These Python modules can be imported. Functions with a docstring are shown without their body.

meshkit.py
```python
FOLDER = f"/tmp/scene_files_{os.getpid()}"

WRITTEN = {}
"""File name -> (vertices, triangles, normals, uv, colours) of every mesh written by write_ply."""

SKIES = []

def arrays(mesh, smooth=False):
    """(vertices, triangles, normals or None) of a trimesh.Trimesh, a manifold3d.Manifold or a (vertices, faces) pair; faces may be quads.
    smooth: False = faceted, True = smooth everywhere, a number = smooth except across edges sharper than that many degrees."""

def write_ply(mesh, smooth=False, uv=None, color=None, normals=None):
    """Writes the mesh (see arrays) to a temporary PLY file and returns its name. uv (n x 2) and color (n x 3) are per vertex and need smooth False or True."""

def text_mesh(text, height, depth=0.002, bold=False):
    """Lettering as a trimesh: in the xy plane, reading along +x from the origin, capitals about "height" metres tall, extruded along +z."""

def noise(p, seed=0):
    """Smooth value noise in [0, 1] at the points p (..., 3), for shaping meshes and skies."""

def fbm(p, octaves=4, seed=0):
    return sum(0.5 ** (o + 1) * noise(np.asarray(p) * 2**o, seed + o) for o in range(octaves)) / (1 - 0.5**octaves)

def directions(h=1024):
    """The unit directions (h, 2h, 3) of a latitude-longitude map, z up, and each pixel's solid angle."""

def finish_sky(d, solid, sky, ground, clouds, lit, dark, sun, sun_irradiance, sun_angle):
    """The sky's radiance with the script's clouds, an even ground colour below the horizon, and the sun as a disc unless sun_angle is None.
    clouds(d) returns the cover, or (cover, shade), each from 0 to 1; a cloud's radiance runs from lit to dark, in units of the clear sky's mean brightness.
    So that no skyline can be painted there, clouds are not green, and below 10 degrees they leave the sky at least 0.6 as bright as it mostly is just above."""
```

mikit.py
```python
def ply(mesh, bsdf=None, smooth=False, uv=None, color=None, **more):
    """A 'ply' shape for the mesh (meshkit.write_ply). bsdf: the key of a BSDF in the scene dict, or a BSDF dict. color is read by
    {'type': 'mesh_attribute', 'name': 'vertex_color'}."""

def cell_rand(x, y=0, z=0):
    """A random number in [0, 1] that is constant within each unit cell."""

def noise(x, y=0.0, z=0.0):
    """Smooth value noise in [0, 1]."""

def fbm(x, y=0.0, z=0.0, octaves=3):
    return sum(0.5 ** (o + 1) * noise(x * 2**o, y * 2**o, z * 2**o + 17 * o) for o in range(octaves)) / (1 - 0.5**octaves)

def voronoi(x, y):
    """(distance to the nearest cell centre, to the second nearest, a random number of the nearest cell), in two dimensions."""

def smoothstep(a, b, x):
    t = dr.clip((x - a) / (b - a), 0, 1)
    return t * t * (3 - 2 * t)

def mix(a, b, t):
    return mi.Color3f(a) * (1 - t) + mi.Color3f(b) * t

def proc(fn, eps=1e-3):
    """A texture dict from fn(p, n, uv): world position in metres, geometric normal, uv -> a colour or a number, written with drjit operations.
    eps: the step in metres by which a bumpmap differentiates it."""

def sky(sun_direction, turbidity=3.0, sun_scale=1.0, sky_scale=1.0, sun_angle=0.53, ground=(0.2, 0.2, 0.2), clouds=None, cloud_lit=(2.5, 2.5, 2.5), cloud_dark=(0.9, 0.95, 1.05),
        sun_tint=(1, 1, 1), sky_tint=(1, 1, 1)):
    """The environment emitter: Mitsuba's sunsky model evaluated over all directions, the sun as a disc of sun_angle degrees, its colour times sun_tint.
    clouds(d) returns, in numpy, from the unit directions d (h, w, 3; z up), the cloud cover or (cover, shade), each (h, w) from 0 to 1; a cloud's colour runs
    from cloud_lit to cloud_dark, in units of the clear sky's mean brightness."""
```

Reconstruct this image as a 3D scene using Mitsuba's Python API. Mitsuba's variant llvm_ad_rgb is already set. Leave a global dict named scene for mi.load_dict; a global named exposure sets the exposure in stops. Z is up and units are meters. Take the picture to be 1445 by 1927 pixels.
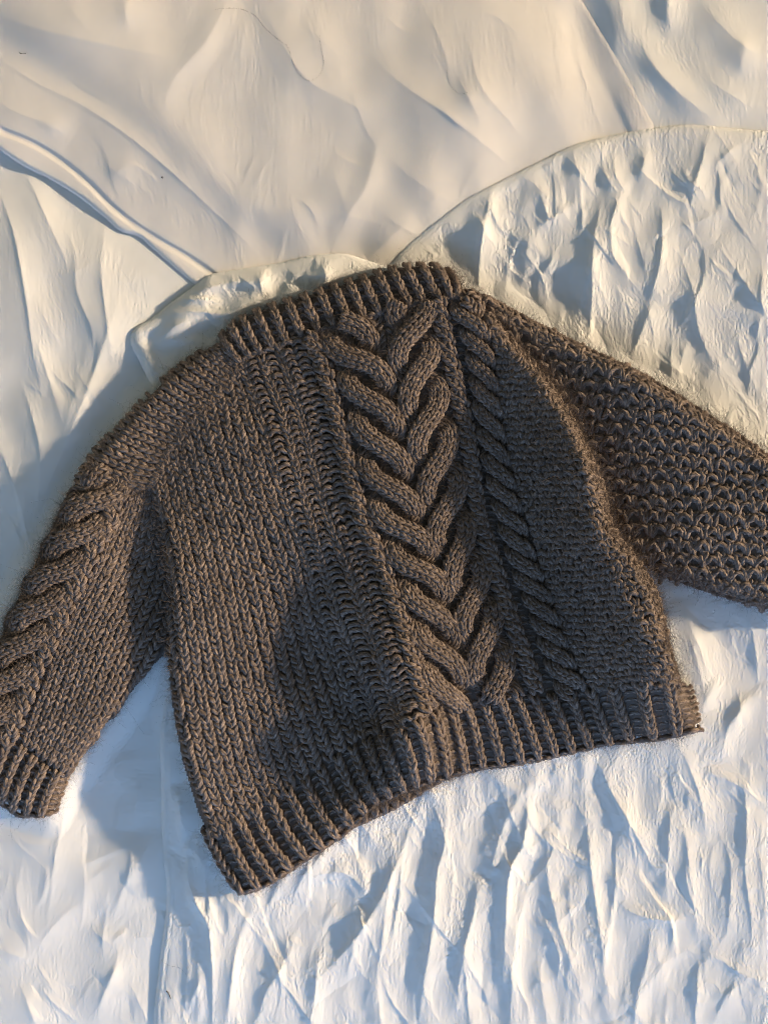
import math
import numpy as np, trimesh, mitsuba as mi, mikit, meshkit
from scipy.interpolate import CubicSpline, PchipInterpolator, RBFInterpolator
from scipy.ndimage import distance_transform_edt, gaussian_filter, map_coordinates
import shapely
from shapely.geometry import Polygon
import drjit as dr
from mikit import noise, fbm, smoothstep, mix, proc

rng = np.random.default_rng(7)
T = mi.ScalarTransform4f
scene, labels = {}, {}

# ------------------------------------------------------------------ camera, light, exposure
S = 0.25e-3                    # metres per traced unit on the bed plane
H = 0.45                       # camera height above the bed
CX, CY = 722.5, 963.5
scene['camera'] = dict(type='perspective', fov=2 * math.degrees(math.atan(CX * S / H)), fov_axis='x', near_clip=0.01, far_clip=30.0,
                       to_world=T().look_at(origin=[0, 0, H], target=[0, 0, 0], up=[0, 1, 0]))
SUN_EL, SUN_AZ = 15.5, 9.0
ce, se = math.cos(math.radians(SUN_EL)), math.sin(math.radians(SUN_EL))
sun = [ce * math.cos(math.radians(SUN_AZ)), ce * math.sin(math.radians(SUN_AZ)), se]
scene['sky'] = mikit.sky(sun, turbidity=3, sun_scale=1.2, sky_scale=0.92, sun_angle=2.2, sun_tint=(1.0, 1.14, 1.56), sky_tint=(1.34, 0.93, 0.57))
exposure = 2.08
UNSEEN_WINDOW_LIGHT = (0.155, 0.30, 0.56)  # glow of the unseen pane, set to turn the lower shade blue

# ------------------------------------------------------------------ unseen daylight pane and frame, out of view, placed to light the lower shade
def box(c, e):
    b = trimesh.creation.box(e); b.apply_translation(c); return b
WY, WZ0, WZ1, WX = -0.68, 0.08, 0.68, 0.72
scene['unseen_window__pane'] = dict(mikit.ply(([(-WX, WY, WZ0), (WX, WY, WZ0), (WX, WY, WZ1), (-WX, WY, WZ1)], [[0, 2, 1], [0, 3, 2]])),
                             emitter={'type': 'area', 'radiance': {'type': 'rgb', 'value': list(UNSEEN_WINDOW_LIGHT)}})
scene['unseen_window_paint'] = {'type': 'twosided', 'bsdf': {'type': 'diffuse', 'reflectance': {'type': 'rgb', 'value': [0.8, 0.8, 0.78]}}}
for k, (c, e) in enumerate([((-WX - 0.03, WY, 0.38), (0.06, 0.06, 0.72)), ((WX + 0.03, WY, 0.38), (0.06, 0.06, 0.72)), ((0, WY, WZ0 - 0.03), (2 * WX, 0.08, 0.06)), ((0, WY, WZ1 + 0.03), (2 * WX, 0.06, 0.06))]):
    scene['unseen_window__frame' + ('' if k == 0 else f'_{k:03d}')] = mikit.ply(box(c, e), 'unseen_window_paint')
labels['unseen_window'] = dict(label='unseen white framed daylight pane, out of view, placed to light the lower shade blue', category='unseen_window')

# ------------------------------------------------------------------ materials
def cloth(base, weave, grain, amp):
    def col(p, n, uv):
        t = fbm(p.x * 90, p.y * 90, p.z * 90, 3)
        return mix([b * 0.95 for b in base], [min(b * 1.04, 0.9) for b in base], t)
    def bump(p, n, uv):
        g = fbm(p.x * 1300, p.y * 1300, p.z * 300, 3) * grain
        w = (dr.sin(p.x * 2 * math.pi / weave) * dr.sin(p.y * 2 * math.pi / weave)) * 0.00004
        return (g + w) * amp
    return {'type': 'twosided', 'bsdf': {'type': 'bumpmap', 'arbitrary': {**proc(bump, 0.00015)}, 'scale': 1.0,
            'bsdf': {'type': 'principled', 'base_color': proc(col), 'roughness': 0.9, 'specular': 0.2, 'sheen': 0.25}}}
scene['crumpled_cotton'] = cloth((0.80, 0.785, 0.76), 0.0011, 0.0009, 1.0)
scene['smooth_cotton'] = cloth((0.80, 0.78, 0.75), 0.0009, 0.00045, 1.0)
scene['cover_cotton'] = cloth((0.79, 0.745, 0.70), 0.0010, 0.00045, 1.0)

def yarn_colour(k):
    def f(p, n, uv):
        a = noise(uv.x * 16 + uv.y * 0.9, uv.y * 0.55, 3.0)
        b = noise(uv.x * 34 + uv.y * 1.9, uv.y * 1.1, 9.0)
        c = fbm(p.x * 60, p.y * 60, p.z * 60, 2)
        t = dr.clip(0.6 * a + 0.4 * b, 0, 1)
        lo = mi.Color3f(0.085 * k, 0.065 * k, 0.055 * k); hi = mi.Color3f(0.47 * k, 0.362 * k, 0.30 * k)
        return (lo + (hi - lo) * t * t) * (0.82 + 0.36 * c)
    return f
def yarn_bump(p, n, uv):
    return (noise(uv.x * 26 + uv.y * 1.5, uv.y * 0.8, 5.0)) * 0.00022
scene['wool_yarn'] = {'type': 'twosided', 'bsdf': {'type': 'bumpmap', 'arbitrary': proc(yarn_bump, 0.0001), 'scale': 1.0,
                      'bsdf': {'type': 'principled', 'base_color': proc(yarn_colour(1.0)), 'roughness': 0.85, 'specular': 0.25, 'sheen': 0.4}}}
scene['wool_backing'] = {'type': 'twosided', 'bsdf': {'type': 'diffuse', 'reflectance': {'type': 'rgb', 'value': [0.13, 0.104, 0.09]}}}
scene['wool_fibre'] = {'type': 'twosided', 'bsdf': {'type': 'diffuse', 'reflectance': {'type': 'rgb', 'value': [0.15, 0.118, 0.10]}}}
scene['dark_hair'] = {'type': 'twosided', 'bsdf': {'type': 'principled', 'base_color': {'type': 'rgb', 'value': [0.10, 0.075, 0.055]}, 'roughness': 0.4}}

# ------------------------------------------------------------------ rasters over the bed, in traced units
X0, Y0, STEP = -120.0, -120.0, 3.0
NX, NY = int((1565 - X0) / STEP) + 1, int((2050 - Y0) / STEP) + 1
GX, GY = np.meshgrid(X0 + STEP * np.arange(NX), Y0 + STEP * np.arange(NY))

def sample(R, px, py, order=1):
    return map_coordinates(R, [(np.asarray(py) - Y0) / STEP, (np.asarray(px) - X0) / STEP], order=order, mode='nearest')

def world(px, py, zmm):
    z = np.asarray(zmm) * 1e-3
    k = (H - z) / H
    return np.stack([(np.asarray(px) - CX) * S * k, (CY - np.asarray(py)) * S * k, z + 0 * np.asarray(px)], -1)

def spline(pts, n=200, closed=False):
    p = np.asarray(pts, float)
    d = np.r_[0, np.cumsum(np.maximum(np.hypot(*np.diff(p[:, :2], axis=0).T), 1e-6))]
    return PchipInterpolator(d, p)(np.linspace(0, d[-1], n))

def signed(poly):
    """Distance to the outline of the polygon on the raster, positive inside."""
    inside = shapely.contains_xy(poly, GX, GY)
    ring = np.asarray(shapely.segmentize(poly.exterior, 1.2).coords)
    from scipy.spatial import cKDTree
    d, i = cKDTree(ring).query(np.stack([GX.ravel(), GY.ravel()], 1))
    return np.where(inside, 1, -1) * d.reshape(GX.shape), ring[i].reshape(GX.shape + (2,))

def stroke(Z, pts, h, wl, wr=None, p=1.5, taper=True, crisp=False):
    """Adds a fold of h mm along a line; wl / wr: reach in traced units to the left and the right of the line walked downwards."""
    wr = wl if wr is None else wr
    if p != 2 and not crisp:
        h, wl, wr, p = 0.8 * h, 1.5 * wl, 1.5 * wr, 1.15
    q = spline(pts, max(24, 8 * len(pts)))
    if q[-1, 1] < q[0, 1]:
        q = q[::-1]
    m = 3.2 * max(wl, wr)
    x0, x1 = np.searchsorted(GX[0], [q[:, 0].min() - m, q[:, 0].max() + m]); y0, y1 = np.searchsorted(GY[:, 0], [q[:, 1].min() - m, q[:, 1].max() + m])
    if x1 <= x0 or y1 <= y0:
        return
    gx, gy = GX[y0:y1, x0:x1], GY[y0:y1, x0:x1]
    best = np.full(gx.shape, 1e9); side = np.zeros(gx.shape); along = np.zeros(gx.shape)
    n = len(q) - 1
    for i in range(n):
        a, b = q[i], q[i + 1]; e = b - a; L = max(np.hypot(*e), 1e-6)
        t = np.clip(((gx - a[0]) * e[0] + (gy - a[1]) * e[1]) / L**2, 0, 1)
        dx, dy = gx - a[0] - t * e[0], gy - a[1] - t * e[1]
        d = np.hypot(dx, dy); c = e[0] * (gy - a[1]) - e[1] * (gx - a[0])
        w = d < best
        best = np.where(w, d, best); side = np.where(w, -c, side); along = np.where(w, (i + t) / n, along)
    width = np.where(side > 0, wr, wl)
    f = np.exp(-best / width) if crisp else np.exp(-((np.hypot(best, 4.5) - 4.5) / width) ** p)
    if taper:
        f = f * np.clip(np.sin(np.pi * np.clip(along, 0.02, 0.98)), 0, 1) ** 1.1
    Z[y0:y1, x0:x1] += h * f

def wrinkle(scale_x, scale_y, ang, seed, octaves=3, ridged=False):
    c, s = math.cos(ang), math.sin(ang)
    u, v = (c * GX + s * GY) / scale_x, (-s * GX + c * GY) / scale_y
    n = meshkit.fbm(np.stack([u, v, 0 * u + 0.5], -1), octaves, seed)
    return 1 - 2 * np.abs(n - 0.5) * 2 if ridged else n - 0.5

def settle(Z, x0, x1, y0, y1, excess, seed, aniso=(1.3, 0.6), cells=(22, 10, 5), iters=(150, 100, 60), bend=(0.2, 0.5, 0.9), amp=3.0):
    """Lets cloth that is a little longer than the bed settle into wrinkles (position-based cloth, coarse to fine) around the folds already in Z."""
    cur = None
    U = 1 / (S * 1e3)
    for cell, n_it, bd in zip(cells, iters, bend):
        nx, ny = int((x1 - x0) / cell) + 1, int((y1 - y0) / cell) + 1
        gx, gy = np.meshgrid(np.linspace(x0, x1, nx), np.linspace(y0, y1, ny))
        M = np.stack([gx, gy, sample(gaussian_filter(Z, cell / STEP / 4), gx, gy) * U], -1).astype(np.float32)
        ex = (excess * np.clip(2.6 * meshkit.noise(np.stack([gx / 210, gy / 260, 0 * gx + 0.5], -1), seed + 5) - 0.3, 0.3, 2)).astype(np.float32)
        if cur is None:
            P = M.copy(); P[..., 2] += amp * 2 * (meshkit.fbm(np.stack([gx / 90, gy / 140, 0 * gx], -1), 2, seed) - 0.5)
        else:
            yy, xx = np.meshgrid(np.linspace(0, cur.shape[0] - 1, ny), np.linspace(0, cur.shape[1] - 1, nx), indexing='ij')
            P = np.stack([map_coordinates(cur[..., k], [yy, xx], order=3, mode='nearest') for k in range(3)], -1).astype(np.float32)
            P[..., 2] += (M[..., 2] - sample(gaussian_filter(Z, cell * 2 / STEP / 4), gx, gy) * U) * 0.7
        sets = []
        for dy, dx, k, an in ((0, 1, 1, aniso[0]), (1, 0, 1, aniso[1]), (1, 1, .6, .5 * sum(aniso)), (1, -1, .6, .5 * sum(aniso)), (0, 2, bd, aniso[0]), (2, 0, bd, aniso[1])):
            a = (slice(0, ny - dy), slice(max(0, -dx), nx - max(0, dx))); b = (slice(dy, ny), slice(max(0, dx), nx - max(0, -dx)))
            L = np.linalg.norm(M[a] - M[b], axis=-1) * (1 + ex[a] * an)
            m = ((np.arange(ny)[:, None] // dy if dy else np.zeros((ny, 1), int)) + (np.arange(nx)[None] // dx if dx and not dy else np.zeros((1, nx), int))) % 2
            sets.append((a, b, L.astype(np.float32), [(k * 0.5 * (m[a] == c)).astype(np.float32) for c in (0, 1)]))
        V = np.zeros_like(P)
        for _ in range(n_it):
            P += V; old = P.copy(); P[..., 2] -= 0.015 * cell / 7
            for a, b, L, ws in sets:
                for w in ws:
                    d = P[b] - P[a]; l = np.sqrt((d * d).sum(-1)) + 1e-6
                    d *= (w * (l - L) / l)[..., None]
                    P[a] += d; P[b] -= d
            for e in ((0, slice(None)), (-1, slice(None)), (slice(None), 0), (slice(None), -1)):
                P[e] = M[e]
            V = np.clip(V * 0.55 + (P - old) * 0.3, -2, 2)
        cur = P
    h = np.array(cur[..., 2] / U, float)
    a, b = (GX - x0) / (x1 - x0) * (nx - 1), (GY - y0) / (y1 - y0) * (ny - 1)
    new = map_coordinates(h, [b, a], order=3, mode='nearest')
    w = np.clip(np.minimum(np.minimum(GX - x0, x1 - GX), np.minimum(GY - y0, y1 - GY)) / 40, 0, 1)
    return Z * (1 - w) + new * w

def creases(Z, n, area, ang, spread, length, h, seed):
    """Sharp ironing-board creases: thin crests, gently bent, with one broad and one steep side."""
    g = np.random.default_rng(seed)
    for _ in range(n):
        x, y = g.uniform(area[0], area[2]), g.uniform(area[1], area[3]); a = ang + g.normal(0, spread); L = g.uniform(*length)
        pts = []
        for _k in range(4):
            pts.append((x, y)); x += math.cos(a) * L / 3; y += math.sin(a) * L / 3; a += g.normal(0, 0.28)
        w = g.uniform(3, 6), g.uniform(9, 22)
        w = w if g.random() < 0.5 else w[::-1]
        stroke(Z, pts, g.uniform(*h) * (1 if g.random() < 0.75 else -0.7), w[0], w[1], crisp=True)

# ------------------------------------------------------------------ the bedding
# lower sheet: smooth cotton, seen on the left and in the upper right corner
Zl = -3.0 + 5.5 * np.clip((GX - 1020 - 0.2 * GY) / 120, 0, 1) * np.clip((420 - GY) / 140, 0, 1) + 2.2 * wrinkle(260, 420, 0.25, 3)
LS, CS_ = [], []
def L(pts, h, wl, wr=None, p=1.5, taper=True):
    LS.append((pts, h)); stroke(Zl, pts, (0.6 if pts[0][1] > 1350 else 0.85) * h, wl, wr, p, taper)
L([(30, 300), (60, 350), (84, 404), (118, 480), (130, 520)], 3.2, 30, 12)
L([(112, 420), (140, 474), (143, 540), (173, 624), (182, 690)], 3.4, 26, 40)
L([(-20, 330), (20, 420), (48, 560), (62, 660), (80, 740)], 6.0, 60, 26)
L([(60, 620), (93, 717), (120, 805)], 3.0, 24, 14)
L([(30, 700), (62, 790), (75, 860), (70, 960), (60, 1010)], 4.2, 34, 22)
L([(-40, 760), (10, 870), (40, 960), (60, 1080), (20, 1180)], 4.0, 40, 18)
L([(70, 560), (90, 610), (120, 660)], 1.6, 14, 22)
L([(200, 780), (196, 820), (185, 870), (160, 930)], 1.8, 10, 14)
L([(205, 400), (190, 500), (200, 600), (215, 700)], 5.0, 34, 90)
L([(160, 690), (130, 780), (110, 850)], 2.0, 20, 30)
# lower left
L([(130, 1475), (118, 1540), (105, 1600), (95, 1680), (88, 1740)], 5.0, 40, 30)
L([(60, 1808), (95, 1750), (125, 1719), (170, 1694)], 2.6, 14, 10)
L([(62, 1808), (90, 1850), (112, 1880)], 2.0, 10, 14)
L([(-10, 1780), (30, 1800), (62, 1808)], 2.4, 12, 12)
L([(62, 1808), (45, 1740), (30, 1680), (40, 1610)], 2.4, 14, 18)
L([(222, 1770), (219, 1810), (200, 1860), (172, 1927)], 5.0, 16, 12)
L([(165, 1740), (190, 1765), (222, 1790)], 2.4, 10, 14)
L([(245, 1560), (246, 1620), (225, 1690), (205, 1740)], 5.5, 50, 26)
L([(160, 1600), (158, 1680), (150, 1760)], 2.2, 14, 10)
L([(270, 1450), (255, 1520), (248, 1570)], 2.4, 12, 20)
L([(300, 1560), (262, 1620), (235, 1680)], 2.0, 10, 16)
L([(20, 1560), (60, 1590), (110, 1592)], 1.6, 10, 16)
L([(40, 1850), (55, 1900), (80, 1960)], 4.0, 16, 30)
L([(240, 1840), (262, 1890), (290, 1950)], 3.0, 24, 18)
L([(220, 1400), (215, 1450), (245, 1500)], 2.2, 30, 30)
L([(320, 1740), (270, 1765), (210, 1765)], 1.4, 8, 10)
# upper right corner
L([(1200, 20), (1205, 70), (1222, 110), (1280, 175), (1330, 215), (1385, 250)], 5.0, 22, 30, p=1.3)
L([(1262, -60), (1256, 20), (1262, 70)], 4.0, 14, 20)
L([(1300, -20), (1350, 40), (1400, 85), (1460, 120)], 4.5, 40, 30)
L([(1310, 130), (1380, 180), (1450, 220)], 2.6, 14, 18)
L([(1400, 60), (1395, 120), (1385, 150)], 2.4, 16, 20)
L([(1160, -40), (1172, 40), (1190, 100)], 2.5, 18, 20)
L([(1180, 150), (1200, 190), (1215, 225)], 1.2, 10, 12)

L([(225, 540), (180, 690), (120, 840), (60, 990)], 6.0, 40, 50)
Zl = settle(Zl, -120, 460, 240, 2050, 0.004, 3, (1.0, 0.5))
for a in LS:
    stroke(Zl, a[0], 0.13 * a[1], 5, 9, crisp=True)
creases(Zl, 26, (-20, 1480, 300, 1950), 1.4, 0.7, (40, 140), (0.3, 0.8), 94)
creases(Zl, 16, (0, 400, 240, 1000), 1.2, 0.4, (40, 140), (0.2, 0.5), 95)
Zl = settle(Zl, 1040, 1565, -120, 330, 0.004, 4, (1.0, 0.7))
# cover: the smoother cloth across the top, with a stitched hem along its lower left edge
A_EDGE = [(-130, 200), (-60, 235), (0, 282), (40, 310), (90, 335), (150, 372), (195, 408), (232, 437), (255, 442), (290, 470), (330, 505), (372, 540), (430, 590)]
C_EDGE = [(1235, 300), (1232, 245), (1214, 205), (1192, 165), (1160, 108), (1128, 55), (1095, 0), (1060, -60), (1020, -130)]
cover_poly = Polygon(list(map(tuple, spline(A_EDGE, 120))) + [(700, 700), (1000, 500)] + list(map(tuple, spline(C_EDGE, 80))) + [(-130, -130)])
dcov, ncov = signed(cover_poly)
Zc = -0.6 + 1.6 * wrinkle(230, 330, 0.9, 11)
# the big upper plane drops into a groove towards the lower left
edge = spline([(-130, -60), (60, 90), (160, 150), (230, 205), (330, 292), (430, 385), (500, 445), (640, 560)], 100)
plane = Polygon(list(map(tuple, edge)) + [(1600, 600), (1600, -200), (-130, -200)])
dp, _ = signed(plane)
Zc += 4.8 * np.clip(0.5 + 0.5 * np.tanh(dp / 30), 0, 1) * np.clip((560 - GY) / 160, 0.15, 1)
def Cst(pts, h, wl, wr=None, p=1.5, taper=True):
    soft = (0.9, 1.35) if p != 2 else (1, 1)
    CS_.append((pts, h))
    stroke(Zc, pts, h * soft[0], wl * soft[1], (wl if wr is None else wr) * soft[1], p, taper)
Cst([(-60, 60), (60, 150), (150, 195), (250, 262), (330, 330), (400, 395), (470, 462), (520, 520)], 4.6, 44, 20, p=1.6)
Cst([(-60, 130), (40, 215), (110, 235), (150, 250)], 2.6, 30, 20)
Cst([(195, 330), (225, 318), (265, 310)], 1.4, 8, 12)
Cst([(60, 225), (100, 240), (135, 262)], 1.2, 6, 8)
Cst([(-20, 20), (60, 50), (150, 72), (240, 92), (350, 112)], 3.2, 18, 44)
Cst([(440, -20), (418, 20), (385, 80), (350, 118), (322, 155), (305, 210)], 2.4, 22, 12)
Cst([(250, -30), (235, 20), (250, 60)], 2.2, 20, 26)
Cst([(500, 20), (545, 105), (580, 150), (640, 185), (730, 226)], 2.6, 20, 34)
Cst([(560, 40), (600, 70), (640, 110)], 1.4, 14, 20)
Cst([(700, 105), (760, 160), (830, 208), (900, 262), (975, 325)], 4.0, 55, 16, p=1.4)
Cst([(722, 225), (706, 285), (690, 345), (660, 395), (630, 455)], 1.9, 9, 12)
Cst([(880, 60), (900, 150), (960, 230), (990, 270)], 3.0, 60, 26)
Cst([(860, 140), (885, 190), (905, 235)], 2.2, 12, 22)
Cst([(1078, -60), (1084, 20), (1086, 90), (1100, 150), (1120, 210), (1140, 260)], 6.0, 90, 70, p=1.5)
Cst([(800, 20), (830, 80), (850, 160)], 2.0, 40, 40)
Cst([(690, 490), (740, 442), (785, 405)], 2.4, 20, 14)
Cst([(720, 280), (770, 330), (830, 370), (880, 400)], 2.0, 30, 20)
Cst([(620, 300), (640, 360), (660, 420)], 1.0, 16, 18)
Cst([(540, 360), (560, 420), (600, 470)], 1.2, 18, 22)
Zc = settle(Zc, -120, 1300, -120, 640, 0.0020, 6, (0.9, 0.9))
for a in CS_:
    stroke(Zc, a[0], 0.10 * a[1], 5, 9, crisp=True)
creases(Zc, 26, (100, 0, 1050, 450), 0.9, 0.8, (40, 150), (0.15, 0.45), 96)
Cst([(-40, 225), (0, 243), (60, 268), (110, 298), (165, 342), (215, 392), (250, 420), (300, 452), (352, 482), (420, 530)], -0.7, 3.2, 2.4, p=2, taper=False)
cc = spline(C_EDGE, 300)
from scipy.spatial import cKDTree
dC = cKDTree(cc).query(np.stack([GX.ravel(), GY.ravel()], 1))[0].reshape(GX.shape)
roll = np.sqrt(np.clip(1 - (1 - np.clip(dcov / 10, 0, 1)) ** 2, 0, 1))
low_smooth = gaussian_filter(Zl, 6)
Zc = low_smooth + (Zc - low_smooth) * (0.1 + 0.9 * np.clip(dC / 170, 0, 1) ** 2 * (3 - 2 * np.clip(dC / 170, 0, 1)))
ss = np.clip((dcov - 14) / 90, 0, 1) * np.clip((dC - 20) / 60, 0, 1)
low_smooth = low_smooth - 14 * ss * ss * (3 - 2 * ss)
thin = 0.35 + 0.65 * np.clip(dC / 60, 0, 1)
Zc = low_smooth + 0.1 + np.logaddexp(0, (Zc - low_smooth - 1.2) * 2) / 2 * roll + 1.0 * roll * thin
Zl = np.where(dcov > 5, np.minimum(Zl, Zc - 0.8), Zl)

# crumpled sheet: lies over both, under the sweater
B_EDGE = [(290, 735), (262, 680), (246, 642), (248, 625), (285, 598), (320, 570), (362, 540), (395, 516), (450, 506), (520, 495), (590, 480), (640, 476), (700, 492), (728, 500), (756, 472), (810, 425), (880, 372), (950, 335),
          (1020, 300), (1090, 268), (1160, 252), (1230, 240), (1300, 234), (1370, 240), (1445, 246), (1600, 262)]
D_EDGE = [(288, 2080), (289, 1918), (296, 1850), (304, 1779), (312, 1720), (314, 1684), (308, 1620), (304, 1549), (303, 1470), (301, 1400), (306, 1330), (330, 1230), (345, 1000), (320, 800), (290, 735)]
sheet_poly = Polygon(list(map(tuple, spline(B_EDGE, 260))) + [(1600, 2080)] + list(map(tuple, spline(D_EDGE, 160))))
dsh, nsh = signed(sheet_poly)
sweater_area = Polygon([(417, 640), (540, 570), (700, 520), (830, 506), (930, 570), (1200, 700), (1445, 860), (1600, 950), (1600, 1150), (1445, 1140), (1230, 1080), (1300, 1370), (1100, 1400), (850, 1450), (700, 1510), (452, 1680), (372, 1530), (326, 1330), (317, 1225), (262, 1286), (124, 1472), (90, 1536), (0, 1504), (-100, 1485), (-100, 1380), (130, 940), (260, 770)])
dsw, _ = signed(sweater_area)
under = np.clip(-dsw / 16 + 0.1, 0, 1)        # cloth lies pressed flat where the sweater rests on it
Zs = 0.4 + 2.2 * wrinkle(150, 300, -0.05, 21) + 0.5 * wrinkle(60, 170, 0.05, 22)
Zs += 6.0 * np.clip((700 - GY + 0.3 * (GX - 900)) / 260, 0, 1) ** 1.3
KS = []
def K(pts, h, wl, wr=None, p=1.5, taper=True):
    KS.append((pts, h)); stroke(Zs, pts, (0.5 if pts[0][1] > 1380 else 0.6 if pts[0][0] > 800 else 0.8) * h, 0.85 * wl, 0.85 * (wl if wr is None else wr), p, taper)
K([(1128, 360), (1126, 400), (1117, 445), (1113, 500), (1112, 570), (1109, 650), (1104, 700)], 4.6, 42, 13, p=1.4)
K([(1198, 312), (1180, 340), (1160, 385), (1148, 430), (1152, 475), (1178, 515), (1215, 560)], 3.0, 14, 14, p=1.3)
K([(1060, 290), (1085, 315), (1108, 350), (1122, 368)], 2.4, 12, 18)
K([(1128, 310), (1145, 340), (1165, 365)], 2.0, 8, 14)
K([(1215, 275), (1212, 300), (1198, 340)], 2.4, 10, 12)
K([(1241, 378), (1246, 430), (1242, 490), (1228, 545), (1215, 580)], 3.6, 24, 10, p=1.4)
K([(1183, 370), (1195, 430), (1212, 500), (1222, 545)], 1.2, 6, 8)
K([(1329, 244), (1324, 290), (1306, 345), (1296, 408)], 3.2, 20, 14, p=1.4)
K([(1402, 262), (1365, 290), (1336, 325)], 2.6, 14, 12)
K([(1248, 432), (1300, 420), (1335, 408), (1380, 380)], 1.4, 9, 9)
K([(1275, 470), (1292, 510), (1304, 550), (1312, 610), (1325, 650), (1360, 708)], 2.2, 10, 16, p=1.3)
K([(1345, 455), (1372, 490), (1410, 545), (1450, 610)], 2.0, 9, 14, p=1.3)
K([(1440, 500), (1432, 560), (1450, 600)], 3.0, 10, 24)
K([(1228, 560), (1212, 610), (1196, 650), (1182, 672)], 3.4, 26, 16)
K([(1290, 640), (1284, 670), (1272, 705)], 1.6, 8, 10)
K([(1250, 480), (1258, 520), (1260, 545)], 1.0, 5, 6)
K([(1000, 432), (1045, 405), (1095, 370)], 1.8, 9, 9)
K([(985, 515), (992, 460), (1008, 428)], 1.4, 7, 8)
K([(930, 345), (915, 400), (905, 450), (900, 530), (905, 560)], 4.2, 46, 20, p=1.5)
K([(985, 330), (1025, 365), (1050, 400)], 1.4, 14, 12)
K([(1380, 600), (1400, 680), (1440, 760)], 1.8, 14, 18)
K([(1235, 655), (1260, 680), (1290, 720)], 1.2, 8, 10)
K([(300, 600), (360, 585), (420, 590), (470, 570), (520, 575)], 4.0, 16, 12)
K([(330, 560), (380, 545), (440, 530), (500, 530)], 3.2, 8, 12)
K([(300, 650), (330, 612), (380, 600)], 3.4, 10, 12)
K([(255, 640), (268, 660), (288, 715)], 1.2, 4, 4, taper=False)
K([(500, 500), (490, 530), (500, 560)], 3.8, 16, 12)
K([(600, 490), (612, 520), (590, 550)], 3.8, 18, 16)
K([(540, 495), (560, 520), (640, 515), (690, 500)], 2.8, 14, 12)
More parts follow.
